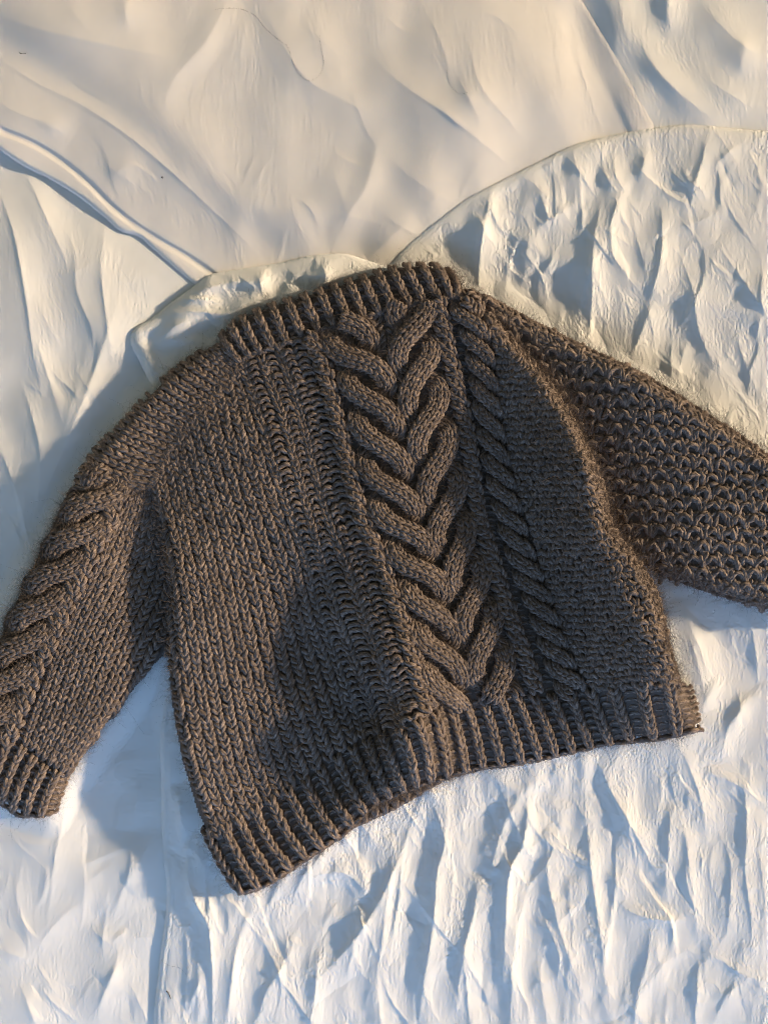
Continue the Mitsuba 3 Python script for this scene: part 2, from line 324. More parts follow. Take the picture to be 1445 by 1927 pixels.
# lower right folds
K([(842, 1470), (840, 1520), (836, 1590), (822, 1640), (816, 1720), (800, 1830), (780, 1960)], 4.4, 22, 20, p=1.3)
K([(790, 1500), (770, 1560), (740, 1640), (700, 1720), (640, 1800), (560, 1880)], 4.0, 30, 34)
K([(994, 1440), (993, 1510), (986, 1580), (957, 1645), (950, 1740), (946, 1830), (940, 1890)], 5.0, 24, 12, p=1.3)
K([(970, 1450), (975, 1490), (945, 1560), (925, 1650), (925, 1700)], 2.4, 14, 10)
K([(985, 1660), (972, 1740), (962, 1850), (958, 1960)], 2.2, 8, 10, p=1.3)
K([(1036, 1530), (1028, 1630), (1046, 1725), (1076, 1820), (1104, 1900)], 2.4, 11, 11, p=1.3)
K([(1098, 1480), (1106, 1580), (1120, 1700), (1135, 1800), (1146, 1900)], 2.6, 14, 8, p=1.3)
K([(1112, 1405), (1150, 1490), (1195, 1570), (1242, 1660)], 3.6, 36, 26, p=1.4)
K([(1262, 1500), (1258, 1590), (1250, 1690)], 1.9, 8, 12, p=1.3)
K([(1268, 1510), (1290, 1580), (1300, 1660), (1316, 1780)], 2.6, 12, 10, p=1.3)
K([(1320, 1400), (1345, 1460), (1372, 1470), (1400, 1490), (1404, 1560), (1402, 1640), (1412, 1720), (1415, 1830)], 3.2, 16, 12, p=1.3)
K([(1268, 1390), (1300, 1450), (1325, 1540), (1330, 1600)], 2.2, 12, 14)
K([(1160, 1695), (1205, 1725), (1260, 1735), (1310, 1720)], 2.8, 18, 12)
K([(1140, 1640), (1165, 1670), (1180, 1700)], 1.6, 10, 10)
K([(1316, 1782), (1270, 1800), (1230, 1840), (1200, 1890)], 2.0, 9, 9, p=1.3)
K([(1316, 1782), (1312, 1850), (1305, 1960)], 2.6, 10, 10, p=1.3)
K([(1316, 1782), (1360, 1810), (1412, 1842), (1470, 1850)], 1.8, 8, 8, p=1.3)
K([(1412, 1842), (1370, 1870), (1345, 1930)], 2.0, 8, 12)
K([(1412, 1842), (1450, 1880), (1480, 1930)], 2.0, 8, 12)
K([(1224, 1730), (1218, 1800), (1198, 1880), (1192, 1960)], 2.6, 10, 14, p=1.3)
K([(1250, 1760), (1235, 1790), (1250, 1830)], 1.4, 8, 8)
K([(905, 1640), (890, 1720), (870, 1800), (858, 1920)], 4.4, 50, 26)
K([(1010, 1800), (1020, 1870), (1030, 1940)], 1.6, 10, 12)
K([(1350, 1560), (1375, 1640), (1370, 1740), (1340, 1800)], 2.6, 20, 20)
K([(1436, 1520), (1430, 1600), (1440, 1700), (1434, 1790)], 2.2, 12, 16)
K([(1385, 1290), (1392, 1330), (1370, 1370), (1358, 1440)], 2.4, 7, 10, p=1.3)
K([(1410, 1150), (1420, 1220), (1428, 1300)], 2.2, 6, 8, p=1.3)
K([(1428, 1300), (1395, 1330), (1380, 1400)], 2.2, 8, 8, p=1.3)
K([(1355, 1270), (1338, 1300), (1320, 1350)], 1.8, 6, 7, p=1.3)
K([(1280, 1120), (1300, 1180), (1320, 1230), (1338, 1290)], 2.2, 14, 16)
K([(1290, 1180), (1315, 1260), (1330, 1330)], 1.6, 10, 14)
# lower left part of this sheet
K([(352, 1560), (352, 1640), (368, 1700), (392, 1750), (398, 1830), (400, 1960)], 6.0, 44, 50, p=1.6)
K([(372, 1790), (372, 1860), (376, 1940)], 1.8, 8, 8)
K([(480, 1700), (455, 1752), (440, 1810), (430, 1890), (420, 1960)], 3.4, 14, 14, p=1.3)
K([(600, 1780), (596, 1830), (588, 1900), (575, 1960)], 2.6, 12, 14, p=1.3)
K([(560, 1760), (530, 1820), (500, 1870), (480, 1930)], 3.0, 16, 22)
K([(573, 1664), (600, 1648), (643, 1644), (675, 1665), (692, 1692)], 3.2, 14, 14)
K([(640, 1580), (600, 1620), (570, 1650), (550, 1710)], 3.0, 30, 20)
K([(668, 1600), (680, 1650), (696, 1690)], 1.6, 8, 8)
K([(690, 1700), (670, 1770), (650, 1850)], 2.0, 14, 18)
K([(740, 1560), (735, 1640), (720, 1760), (700, 1900)], 2.8, 24, 20)
K([(420, 1680), (430, 1740), (412, 1790)], 1.4, 10, 12)
K([(335, 1480), (340, 1540), (338, 1600)], 2.5, 10, 14)
Zs = settle(Zs, -120, 1565, 180, 2050, 0.0022, 3)
Zs = settle(Zs, -120, 1565, 180, 2050, 0.0030, 8, (1.1, 0.9), (11, 5), (110, 50), (0.4, 0.8), 1.5)
for a in KS:
    stroke(Zs, a[0], 0.30 * a[1], 5, 10, crisp=True)
creases(Zs, 150, (300, 1400, 1500, 1950), 1.5, 0.35, (50, 240), (0.35, 1.1), 91)
creases(Zs, 90, (880, 270, 1500, 800), 1.4, 0.45, (50, 200), (0.35, 1.0), 92)
creases(Zs, 26, (260, 490, 700, 680), 0.2, 0.9, (30, 95), (0.9, 2.0), 93)
crinkle = lambda sx, sy, ang, seed: np.exp(-np.abs(wrinkle(sx, sy, ang, seed, 2)) / 0.09) - 0.3
Zs += (0.40 * crinkle(48, 110, 0.2, 61) + 0.28 * crinkle(34, 60, -0.5, 62)) * np.clip(3 * meshkit.noise(np.stack([GX / 110, GY / 150, 0 * GX + 0.2], -1), 63) - 0.8, 0, 1)
low = gaussian_filter(Zs, 11); t = np.clip(-dsw / 120, 0, 1); t = t * t * (3 - 2 * t)
Zs = -1.0 + (low + 1.0) * (0.12 + 0.88 * t) + (Zs - low) * (0.12 + 0.88 * under)
rollS = np.sqrt(np.clip(1 - (1 - np.clip(dsh / np.where(GY < 1000, 26, 7), 0, 1)) ** 2, 0, 1))
ss = np.clip((dsh - 12) / 90, 0, 1)
below_s = gaussian_filter(np.where(dcov > 0, Zc, Zl), 5) - 14 * ss * ss * (3 - 2 * ss)
Zs = below_s + 0.1 + (np.logaddexp(0, (Zs - below_s - 1.2) * 2) / 2 + 0.9 + 2.0 * np.clip((740 - GX) / 60, 0, 1) * np.clip((760 - GY) / 60, 0, 1)) * rollS
for d in (5.0, 13.0):                           # the stitched double line of its left hem
    Zs -= 0.22 * np.exp(-((dsh - d) / 2.2) ** 2) * (GY > 1300) * (GX < 360)
Zc = np.where(dsh > 5, np.minimum(Zc, Zs - 0.8), Zc)
Zl = np.where(dsh > 5, np.minimum(Zl, Zs - 0.8), Zl)
Zc = np.where(dsw > 0, np.minimum(Zc, 0.0), Zc)
t = np.clip(-dsw / 50, 0, 1); Zl = -1.2 + (Zl + 1.2) * (0.15 + 0.85 * t * t * (3 - 2 * t))
Zl = np.where(dsh > 5, np.minimum(Zl, Zs - 0.8), Zl); Zl = np.where(dcov > 5, np.minimum(Zl, Zc - 0.8), Zl)

def raster_mesh(Z, dist=None, near=None):
    px, py = GX.copy(), GY.copy()
    ok = np.ones(GX.shape, bool)
    if dist is not None:
        ok = dist > -STEP * 0.75
        if near is not None:
            snap = (dist < STEP * 0.3) & ok
            px = np.where(snap, near[..., 0], px); py = np.where(snap, near[..., 1], py)
    z = np.where(ok, Z, 0)
    v = world(px, py, z).reshape(-1, 3)
    i = np.arange(NX * NY).reshape(NY, NX)
    q = np.stack([i[:-1, :-1], i[1:, :-1], i[1:, 1:], i[:-1, 1:]], -1).reshape(-1, 4)
    q = q[ok.ravel()[q].all(1)]
    f = np.vstack([q[:, [0, 1, 2]], q[:, [0, 2, 3]]])
    used = np.unique(f); lut = np.zeros(NX * NY, int); lut[used] = np.arange(len(used))
    return v[used], lut[f]

scene['bed_sheet'] = mikit.ply(raster_mesh(Zl, np.where((dsh > 60) | (dcov > 60), -99.0, 99.0), None), 'smooth_cotton', smooth=True)
labels['bed_sheet'] = dict(label='smooth white bottom sheet lying under the left sleeve and in the top right corner', category='bed sheet')
scene['duvet_cover'] = mikit.ply(raster_mesh(Zc, dcov, ncov), 'cover_cotton', smooth=True)
labels['duvet_cover'] = dict(label='cream white cover with a stitched hem and long diagonal folds across the top', category='bed cover')
scene['crumpled_sheet'] = mikit.ply(raster_mesh(Zs, dsh, nsh), 'crumpled_cotton', smooth=True)
labels['crumpled_sheet'] = dict(label='crumpled white cotton sheet with sharp creases spread directly under the sweater body', category='sheet')

# ------------------------------------------------------------------ the sweater: surfaces on which the stitches lie
BODY = Polygon([(415, 642), (428, 612), (470, 590), (540, 568), (620, 542), (700, 518), (775, 500), (830, 504), (862, 528), (880, 552), (930, 590), (975, 650), (1030, 712), (1075, 778), (1110, 850), (1138, 920), (1150, 985), (1190, 1035),
                (1228, 1090), (1248, 1150), (1265, 1220), (1285, 1290), (1312, 1355), (1306, 1382), (1200, 1388), (1100, 1408), (1000, 1428), (900, 1447), (850, 1457), (770, 1487), (705, 1512), (640, 1572), (560, 1627), (490, 1674), (452, 1682),
                (415, 1622), (372, 1530), (342, 1430), (324, 1330), (316, 1230), (319, 1130), (310, 1040), (294, 960), (278, 925), (200, 940), (126, 950), (146, 888), (200, 828), (258, 768), (318, 708), (376, 664)])
SLEEVE_L = Polygon([(150, 885), (100, 1000), (60, 1085), (18, 1178), (-25, 1265), (-95, 1400), (-95, 1480), (0, 1503), (42, 1530), (84, 1537), (108, 1512), (124, 1472), (200, 1364), (262, 1286), (302, 1240), (345, 1190), (345, 1000), (330, 880), (240, 860)])
SLEEVE_R = Polygon([(868, 538), (925, 556), (1000, 598), (1100, 648), (1200, 694), (1290, 748), (1380, 808), (1445, 852), (1540, 915), (1540, 1175), (1445, 1148), (1400, 1138), (1350, 1122), (1290, 1102), (1228, 1078), (1090, 960), (1000, 760), (900, 600)])

def surface(poly, ctrl, r, edge, noise_amp, seed):
    d, near = signed(poly)
    c = np.asarray(ctrl, float)
    rb = RBFInterpolator(c[:, :2] / 100, c[:, 2], kernel='thin_plate_spline', smoothing=0.01)
    cg = np.stack([GX[::6, ::6].ravel(), GY[::6, ::6].ravel()], 1)
    coarse = rb(cg / 100).reshape(GX[::6, ::6].shape)
    yy, xx = np.mgrid[0:NY, 0:NX] / 6.0
    h = map_coordinates(coarse, [yy, xx], order=1, mode='nearest')
    h = np.clip(gaussian_filter(h, 3), 2.5, 30) + noise_amp * wrinkle(90, 90, 0, seed)
    t = np.clip(d / r, 0, 1)
    return edge + (h - edge) * np.sqrt(np.clip(1 - (1 - t) ** 2, 0, 1)), d, near

ZB, dB, nB = surface(BODY, [
    (342, 1090, 13.5), (348, 1230, 12.5), (380, 1400, 11), (430, 1560, 7), (430, 1000, 11.5), (450, 1200, 11), (480, 1350, 8.5), (510, 1450, 5.5), (610, 1110, 10.5), (660, 1230, 9.5), (715, 1350, 8), (640, 1380, 7.5), (570, 1330, 8), (560, 1500, 5), (650, 1450, 7),
    (400, 820, 9.5), (470, 770, 9.5), (440, 900, 11), (520, 880, 11.5), (550, 800, 11.5), (605, 930, 13), (635, 1020, 15), (665, 1092, 16), (696, 1182, 19), (726, 1260, 23), (762, 1365, 28), (780, 1440, 22),
    (975, 675, 15), (1020, 770, 19), (1064, 860, 25), (1090, 940, 27.5), (1114, 1020, 28.5), (1152, 1090, 29), (1188, 1170, 29), (1214, 1250, 27), (1242, 1330, 18),
    (880, 620, 9), (905, 700, 8), (920, 800, 7), (945, 900, 6.5), (970, 1000, 6.5), (1000, 1100, 6.5), (1035, 1200, 7), (1070, 1290, 7.5), (1085, 1370, 6), (1180, 1370, 10),
    (690, 700, 12), (720, 850, 14), (770, 1025, 15.5), (820, 1204, 16.5), (850, 1330, 14), (865, 1420, 9), (780, 650, 11), (814, 840, 11.5), (853, 1025, 12), (901, 1182, 12), (940, 1300, 11), (960, 1400, 7),
    (500, 620, 9), (600, 590, 9.5), (700, 560, 9.5), (800, 540, 9.5), (450, 660, 8), (330, 760, 7.5), (230, 860, 7.5), (180, 920, 7.5), (400, 690, 7.5), (300, 905, 6.5), (342, 822, 7), (392, 752, 7.5), (455, 690, 7.5),
    (480, 1640, 6), (560, 1580, 6), (640, 1530, 8), (700, 1480, 12), (1300, 1350, 8)], 24, 1.6, 1.2, 31)
ZL, dL, nL = surface(SLEEVE_L, [(180, 950, 7.5), (110, 1040, 8), (60, 1180, 8), (20, 1300, 8), (200, 1050, 9), (262, 1060, 4), (305, 1100, 2.5), (220, 1180, 8), (180, 1280, 8.5), (130, 1380, 8), (90, 1460, 7), (20, 1420, 8.5), (250, 1250, 6), (270, 960, 5), (-60, 1420, 8)], 26, 1.6, 0.8, 32)
ZR, dR, nR = surface(SLEEVE_R, [(930, 590, 8), (1000, 620, 9), (1100, 700, 10), (1200, 800, 11), (1300, 850, 12), (1400, 900, 12.5), (1445, 1000, 13), (1300, 1000, 11), (1215, 985, 7.5), (1165, 920, 5.5), (1115, 800, 6.5), (1050, 700, 7.5), (1285, 1060, 9), (1520, 1050, 12)], 30, 1.6, 0.8, 33)
BACK = Polygon([(640, 1480), (700, 1440), (800, 1440), (830, 1466), (770, 1505), (735, 1520), (700, 1530), (668, 1548), (640, 1555)])
ZK, dK, nK = surface(BACK, [(640, 1500, 3), (720, 1500, 3.2), (790, 1470, 3), (700, 1450, 3)], 14, 1.2, 0.0, 34)

def backing(key, Z, d, near, drop=0.3):
    z = Z - drop
    scene[key] = mikit.ply(raster_mesh(np.maximum(z, 0.3), d - 1.5, None), 'wool_backing', smooth=True)

class Surf:
    def __init__(self, Z):
        self.Z = Z
        gy, gx = np.gradient(gaussian_filter(Z, 1.2), STEP * S * 1e3)
        n = np.stack([-gx, gy, np.ones_like(Z)], -1)
        self.n = n / np.linalg.norm(n, axis=-1, keepdims=True)
    def place(self, px, py, dz):
        z = sample(self.Z, px, py)
        n = np.stack([sample(self.n[..., k], px, py) for k in range(3)], -1)
        n /= np.linalg.norm(n, axis=-1, keepdims=True)
        return world(px, py, z) + n * (np.asarray(dz) * 1e-3)[..., None], n
sB, sL, sR, sK = Surf(ZB), Surf(ZL), Surf(ZR), Surf(ZK)

# ------------------------------------------------------------------ stitches
class Chart:
    """Stitch coordinates (u across, v rows from the top) -> traced units, from lines of stitches running downwards."""
    def __init__(self, lines, rows):
        self.R = rows
        us = np.array([l[0] for l in lines], float)
        self.U0, self.U1 = us[0] - 1.5, us[-1] + 1.5
        tt = np.linspace(-0.06, 1.06, 141)
        P = []
        for _, pts in lines:
            p = np.asarray(pts, float); d = np.r_[0, np.cumsum(np.hypot(*np.diff(p, axis=0).T))]; d /= d[-1]
            c = CubicSpline(d, p) if len(p) > 3 else PchipInterpolator(d, p)
            q = gaussian_filter(np.asarray(c(np.clip(tt, 0, 1))), (3, 0), mode='nearest')
            e0, e1 = (c(0.04) - c(0)) / 0.04, (c(1) - c(0.96)) / 0.04
            q = np.where(tt[:, None] < 0.02, c(0.02) + e0 * (tt[:, None] - 0.02), np.where(tt[:, None] > 0.98, c(0.98) + e1 * (tt[:, None] - 0.98), q))
            P.append(q)
        P = np.array(P)
        self.un = int((self.U1 - self.U0) * 6) + 1
        uu = np.linspace(self.U0, self.U1, self.un)
        if len(us) > 2:
            G = PchipInterpolator(us, P, axis=0)(np.clip(uu, us[0], us[-1]))
        else:
            w = ((np.clip(uu, us[0], us[-1]) - us[0]) / (us[1] - us[0]))[:, None, None]; G = P[0] * (1 - w) + P[1] * w
        lo = (P[1] - P[0]) / (us[1] - us[0]); hi = (P[-1] - P[-2]) / (us[-1] - us[-2])
        G = G + np.minimum(uu - us[0], 0)[:, None, None] * lo + np.maximum(uu - us[-1], 0)[:, None, None] * hi
        self.G = G
    def __call__(self, u, v):
        a = (np.asarray(u) - self.U0) / (self.U1 - self.U0) * (self.un - 1)
        b = (np.asarray(v) / self.R + 0.06) / 1.12 * 140
        c = [a, b]
        wob = meshkit.noise(np.stack([np.asarray(u) * 0.23, np.asarray(v) * 0.10, 0 * a + 0.4], -1), 77) - 0.5
        wob2 = meshkit.noise(np.stack([np.asarray(u) * 0.31, np.asarray(v) * 0.2, 0 * a + 7.4], -1), 78) - 0.5
        return map_coordinates(self.G[..., 0], c, order=1, mode='nearest') + 7 * wob, map_coordinates(self.G[..., 1], c, order=1, mode='nearest') + 6 * wob2, 0.5 * wob2

class Strand:
    """One strand of a cable that winds round a centre line."""
    def __init__(self, centre, amp, pitch, sgn, width, depth, arch, phase, nw, row=14.0):
        c = spline(centre, 900); ds = np.hypot(*np.diff(c, axis=0).T); s = np.r_[0, np.cumsum(ds)]
        t = np.gradient(c, axis=0); t /= np.linalg.norm(t, axis=1, keepdims=True)
        perp = np.stack([t[:, 1], -t[:, 0]], 1)
        pit = np.interp(s / s[-1], [0, 1], np.broadcast_to(pitch, 2)); am = np.interp(s / s[-1], [0, 1], np.broadcast_to(amp, 2))
        th = np.pi * np.r_[0, np.cumsum(ds / pit[1:])] + phase
        f = (th / (2 * np.pi) + 0.35) % 1.0            # 70 % of a turn goes over in a long S, the rest dives steeply under
        over = f < 0.70; g = np.where(over, f / 0.70, (f - 0.70) / 0.30)
        g2 = np.where(over, 0.55 * g + 0.45 * g * g * (3 - 2 * g), g)
        x = np.where(over, -1, 1) * np.cos(np.pi * g2)
        self.p = c + perp * (sgn * am * x)[:, None]
        self.z = depth * np.where(over, np.sin(np.pi * g) * 0.75 + 0.4, 0.4 - np.sin(np.pi * g) * 1.8)
        d = np.hypot(*np.diff(self.p, axis=0).T); self.s = np.r_[0, np.cumsum(d)]
        q = np.gradient(self.p, axis=0); q /= np.linalg.norm(q, axis=1, keepdims=True)
        self.perp = np.stack([q[:, 1], -q[:, 0]], 1)
        self.width, self.arch, self.nw, self.row = width, arch, nw, row
        self.R = int(self.s[-1] / row)
    def __call__(self, u, v):
        s = np.asarray(v) * self.row
        i = np.interp(s, self.s, np.arange(len(self.s)))
        g = lambda a: np.interp(i, np.arange(len(a)), a)
        w = (np.asarray(u) / self.nw - 0.5)
        return g(self.p[:, 0]) + g(self.perp[:, 0]) * w * self.width, g(self.p[:, 1]) + g(self.perp[:, 1]) * w * self.width, g(self.z) - self.arch * (2 * w) ** 2

LEG = np.array([(0.475, 0.84, -1.1), (0.455, 0.52, -0.05), (0.37, 0.16, 0.55), (0.255, -0.22, 0.68), (0.165, -0.56, 0.25), (0.17, -0.84, -0.9)])
ARC = np.array([(-0.02, 0.34, -1.0), (0.06, 0.02, 0.2), (0.28, -0.20, 0.75), (0.5, -0.26, 0.9), (0.72, -0.20, 0.75), (0.94, 0.02, 0.2), (1.02, 0.34, -1.0)])
BUMP = np.array([(-0.22, 0.42, -1.0), (-0.12, 0.10, 0.6), (0.12, -0.20, 1.25), (0.5, -0.30, 1.3), (0.86, -0.12, 1.2), (1.10, 0.16, 0.6), (1.2, 0.46, -1.0)])

def legs(template, at, jit=0.035):
    at = np.asarray(at, float)
    p = template[None] + np.concatenate([at, 0 * at[:, :1]], 1)[:, None]
    return p + rng.normal(0, 1, p.shape) * [jit, jit, 0.10] + rng.normal(0, 1, (len(at), 1, 3)) * [jit * 0.7, jit * 0.9, 0.08]

def mirror(t):
    t = t.copy(); t[:, 0] = 1 - t[:, 0]; return t

KPTS, RING = 8, 8
FUZZ = []
def tubes(P, N, radius):
    """Twisted three-ply yarn along each of the paths P (n, k, 3)."""
    n, k, _ = P.shape
    t = np.gradient(P, axis=1); t /= np.linalg.norm(t, axis=-1, keepdims=True) + 1e-12
    b = np.cross(t, N); b /= np.linalg.norm(b, axis=-1, keepdims=True) + 1e-12
    m = np.cross(b, t)
    seg = np.linalg.norm(np.diff(P, axis=1), axis=-1); L = np.concatenate([np.zeros((n, 1)), np.cumsum(seg, 1)], 1)
    off = rng.uniform(0, 6.28, (n, 1, 1)); rad = radius * rng.normal(1, 0.07, (n, 1, 1))
    ang = -np.pi / 2 + np.arange(RING + 1) / RING * 2 * np.pi
    lobe = 1 + 0.13 * np.cos(3 * ang[None, None] + off + L[..., None] * (2 * np.pi / 0.0034))
    taper = np.interp(np.linspace(0, 1, k), [0, 0.18, 0.8, 1], [0.82, 1, 1, 0.85])[None, :, None]
    r = rad * lobe * taper
    V = P[:, :, None] + r[..., None] * (np.cos(ang)[None, None, :, None] * b[:, :, None] + np.sin(ang)[None, None, :, None] * m[:, :, None])
    uv = np.stack([np.broadcast_to(np.arange(RING + 1) / RING, (n, k, RING + 1)), np.broadcast_to((L * 1e3 + rng.uniform(0, 400, (n, 1)))[..., None], (n, k, RING + 1))], -1)
    i = np.arange(n * k * (RING + 1)).reshape(n, k, RING + 1)
    q = np.stack([i[:, :-1, :-1], i[:, :-1, 1:], i[:, 1:, 1:], i[:, 1:, :-1]], -1).reshape(-1, 4)
    return V.reshape(-1, 3), np.vstack([q[:, [0, 1, 2]], q[:, [0, 2, 3]]]), uv.reshape(-1, 2)

def knit(key, chart, surf, groups, clip=None, dz=0.0):
    """groups: list of (path control points in stitch coordinates (n, c, 3), yarn radius in mm, dz)."""
    Vs, Fs, Us, at = [], [], [], 0
    for paths, rad, z0 in groups:
        if not len(paths):
            continue
        c = CubicSpline(np.linspace(0, 1, paths.shape[1]), paths, axis=1)(np.linspace(0, 1, KPTS))
        px, py, dzc = chart(c[..., 0], c[..., 1])
        if clip is not None:
            keep = shapely.contains_xy(clip, px[:, KPTS // 2], py[:, KPTS // 2])
            px, py, dzc, c = px[keep], py[keep], dzc[keep], c[keep]
        if not len(px):
            continue
        pos, n = surf.place(px, py, c[..., 2] + dzc + z0 + dz)
        v, f, uv = tubes(pos, n, rad * 1e-3)
        FUZZ.append((pos, n, rad * 1e-3))
        Vs.append(v); Fs.append(f + at); Us.append(uv); at += len(v)
    if not Vs:
        return
    n = key
    if n in scene:
        j = 1
        while f'{key}_{j:03d}' in scene:
            j += 1
        n = f'{key}_{j:03d}'
    scene[n] = mikit.ply((np.vstack(Vs), np.vstack(Fs)), 'wool_yarn', smooth=True, uv=np.vstack(Us))
    return n

def knit_column(iu, R, v0=0.0, rad=1.12, dz=0.0, jit=0.035):
    at = [(iu, v) for v in np.arange(v0, R) + 0.5]
    return [(legs(LEG, at, jit), rad, dz), (legs(mirror(LEG), at, jit), rad, dz)]
def purl_column(iu, R, v0=0.0, rad=1.0, dz=-0.8, jit=0.05):
    at = [(iu, v) for v in np.arange(v0, R) + 0.5]
    low = [(a + 0.5, b + 0.5) for a, b in at]
    return [(legs(ARC, at, jit), rad, dz), (legs(ARC * [0.9, -0.8, 0.8] + [0.05, 0, -0.1], low, jit), rad, dz - 0.45)]

SW = 'sweater'
labels[SW] = dict(label='small grey brown hand-knitted wool sweater with cables, lying spread out on the crumpled white sheet', category='sweater')

# front of the body: lines of stitches from neck and shoulder down to the ribbed hem
A_LINE = [(578, 632), (604, 680), (621, 736), (639, 809), (656, 878), (683, 980), (709, 1036), (728, 1092), (751, 1159), (784, 1271), (806, 1345)]
CL_LINE = [(642, 605), (662, 650), (684, 700), (702, 764), (722, 871), (741, 947), (767, 1025), (797, 1107), (820, 1204), (838, 1290), (846, 1335)]
CR_LINE = [(776, 570), (778, 630), (780, 680), (798, 760), (814, 840), (830, 920), (853, 1025), (878, 1092), (901, 1182), (925, 1270), (938, 1318)]
B_LINE = [(822, 562), (830, 600), (839, 645), (849, 690), (862, 747), (876, 811), (886, 880), (898, 972), (919, 1036), (937, 1099), (956, 1159), (982, 1227), (1010, 1305)]
C_LINE = [(868, 566), (888, 612), (905, 680), (914, 747), (926, 830), (942, 905), (964, 990), (986, 1062), (1008, 1118), (1031, 1182), (1053, 1245), (1080, 1304)]
front = Chart([
    (0, [(262, 860), (285, 1000), (303, 1130), (316, 1250), (336, 1380), (366, 1490), (408, 1580)]),
    (7, [(352, 765), (385, 900), (420, 1030), (450, 1150), (476, 1270), (505, 1390), (540, 1490)]),
    (13.6, [(452, 668), (486, 775), (522, 890), (552, 980), (577, 1063), (606, 1159), (640, 1256), (688, 1388)]),
    (15.5, [(488, 658), (501, 705), (531, 785), (554, 861), (581, 964), (606, 1062), (636, 1159), (673, 1256), (716, 1380)]),
    (17.5, [(522, 648), (539, 705), (566, 791), (591, 878), (611, 957), (637, 1030), (661, 1092), (691, 1182), (721, 1260), (758, 1368)]),
    (19.0, [(548, 640), (567, 701), (588, 767), (608, 836), (628, 912), (645, 975), (676, 1062), (712, 1167), (742, 1256), (778, 1356)]),
    (20.8, A_LINE), (24.5, CL_LINE), (29, CR_LINE), (32.4, B_LINE), (35.2, C_LINE),
    (38, [(905, 575), (930, 640), (940, 720), (948, 800), (966, 890), (1000, 999), (1020, 1062), (1060, 1182), (1090, 1250), (1116, 1300)]),
    (52.5, [(1070, 560), (1095, 700), (1122, 800), (1158, 900), (1192, 1000), (1218, 1060), (1242, 1120), (1264, 1200), (1284, 1255), (1302, 1292)])], 59)
R = 59
SEAM = spline([(262, 925), (292, 908), (312, 850), (352, 800), (398, 748), (440, 698), (462, 680), (520, 650), (600, 622), (700, 590), (800, 560), (852, 548)], 100)
body_clip = Polygon(list(map(tuple, SEAM)) + [(885, 556), (930, 590), (975, 650), (1030, 712), (1075, 778), (1110, 850), (1138, 920), (1150, 985), (1190, 1035), (1228, 1090), (1248, 1150), (1265, 1220), (1284, 1290), (1340, 1400), (400, 1700), (412, 1620),
                    (372, 1530), (342, 1430), (324, 1330), (316, 1230), (319, 1130), (310, 1040), (294, 960), (276, 925)])
backing(SW + '__knit_backing', ZB, dB, nB)
for iu in range(14):
    knit(SW + '__plain_panel__stitch_column', front, sB, knit_column(iu, R, rad=1.2, jit=0.05), body_clip)
for iu, kind in ((14, 'p'), (15, 'k'), (16, 'p'), (17, 'k'), (18, 'p'), (19, 'p')):
    knit(SW + '__ladder_panel__stitch_column', front, sB, knit_column(iu, R, dz=0.5) if kind == 'k' else [(legs(BUMP * [0.72, 0.85, 0.7] + [0.14, 0, 0], [(iu, v) for v in np.arange(R) + 0.5], 0.08), 1.2, 0.2 if iu < 18 else 0.5)], body_clip)
labels[SW + '__plain_panel'] = dict(label='smooth stocking stitch panel')
labels[SW + '__ladder_panel'] = dict(label='ribbed panel with purl ladders')
fill = []
for iu in range(20, 38):
    fill += purl_column(iu, R, dz=-1.6, rad=0.95)
knit(SW + '__purl_ground', front, sB, fill, body_clip)
tri = []
for iu in range(22, 31):
    n = [9, 8, 8, 8, 8, 8, 6, 5, 4][iu - 22]
    tri += knit_column(iu, n, dz=-0.6)
knit(SW + '__neck_insert', front, sB, tri, body_clip)
for iu in range(38, 53):
    g = []
    for iv in range(R):
        if (iu + iv) % 2:
            g.append((iu, iv + 0.5))
    h = [(iu, iv + 0.5) for iv in range(R) if (iu + iv) % 2 == 0]
    knit(SW + '__seed_panel__stitch_column', front, sB, [(legs(BUMP * [0.74, 0.95, 0.85] + [0.12, 0, 0], g, 0.11), 1.1, 0.0), (legs(LEG, h, 0.1), 1.1, 0.1), (legs(mirror(LEG), h, 0.1), 1.1, 0.1)], body_clip.intersection(BODY.buffer(-9)))
labels[SW + '__seed_panel'] = dict(label='pebbly moss stitch panel in shade')

def rope(key, centre, amp, pitch, sgn, width, depth, arch, phase, nw, surf, dz, row=14.0, rad=1.12, clip=None):
    for k in range(2):
        st = Strand(centre, amp, pitch, sgn, width, depth, arch, phase + k * np.pi, nw, row)
        g = []
        for iu in range(nw):
            g += knit_column(iu, st.R, rad=rad)
        knit(key + '__strand', st, surf, g, clip, dz)
rope(SW + '__cable', CL_LINE, (36, 30), (83, 80), 1, 38, 1.9, 1.3, 0.05, 3, sB, 1.5, row=12.6, rad=0.86)
rope(SW + '__cable_001', CR_LINE, (33, 31), (86, 86), -1, 38, 1.9, 1.3, 1.27, 3, sB, 1.5, row=12.6, rad=0.86)
rope(SW + '__cable_002', C_LINE, 17, (49, 43), 1, 26, 1.9, 1.0, 0.3, 2, sB, 1.3, row=12, rad=0.92)
rope(SW + '__twisted_rib', A_LINE, 8.5, (25, 23), 1, 20, 1.4, 0.3, 0.0, 1, sB, 0.8, row=12, rad=1.05)
rope(SW + '__twisted_rib_001', B_LINE, 8.5, (24, 23), 1, 20, 1.4, 0.3, 0.0, 1, sB, 0.9, row=12, rad=1.05)
labels[SW + '__cable'] = dict(label='thick rope cable whose strands cross down to the right')
labels[SW + '__cable_001'] = dict(label='thick rope cable whose strands cross down to the left')
labels[SW + '__cable_002'] = dict(label='slim rope cable in shade')

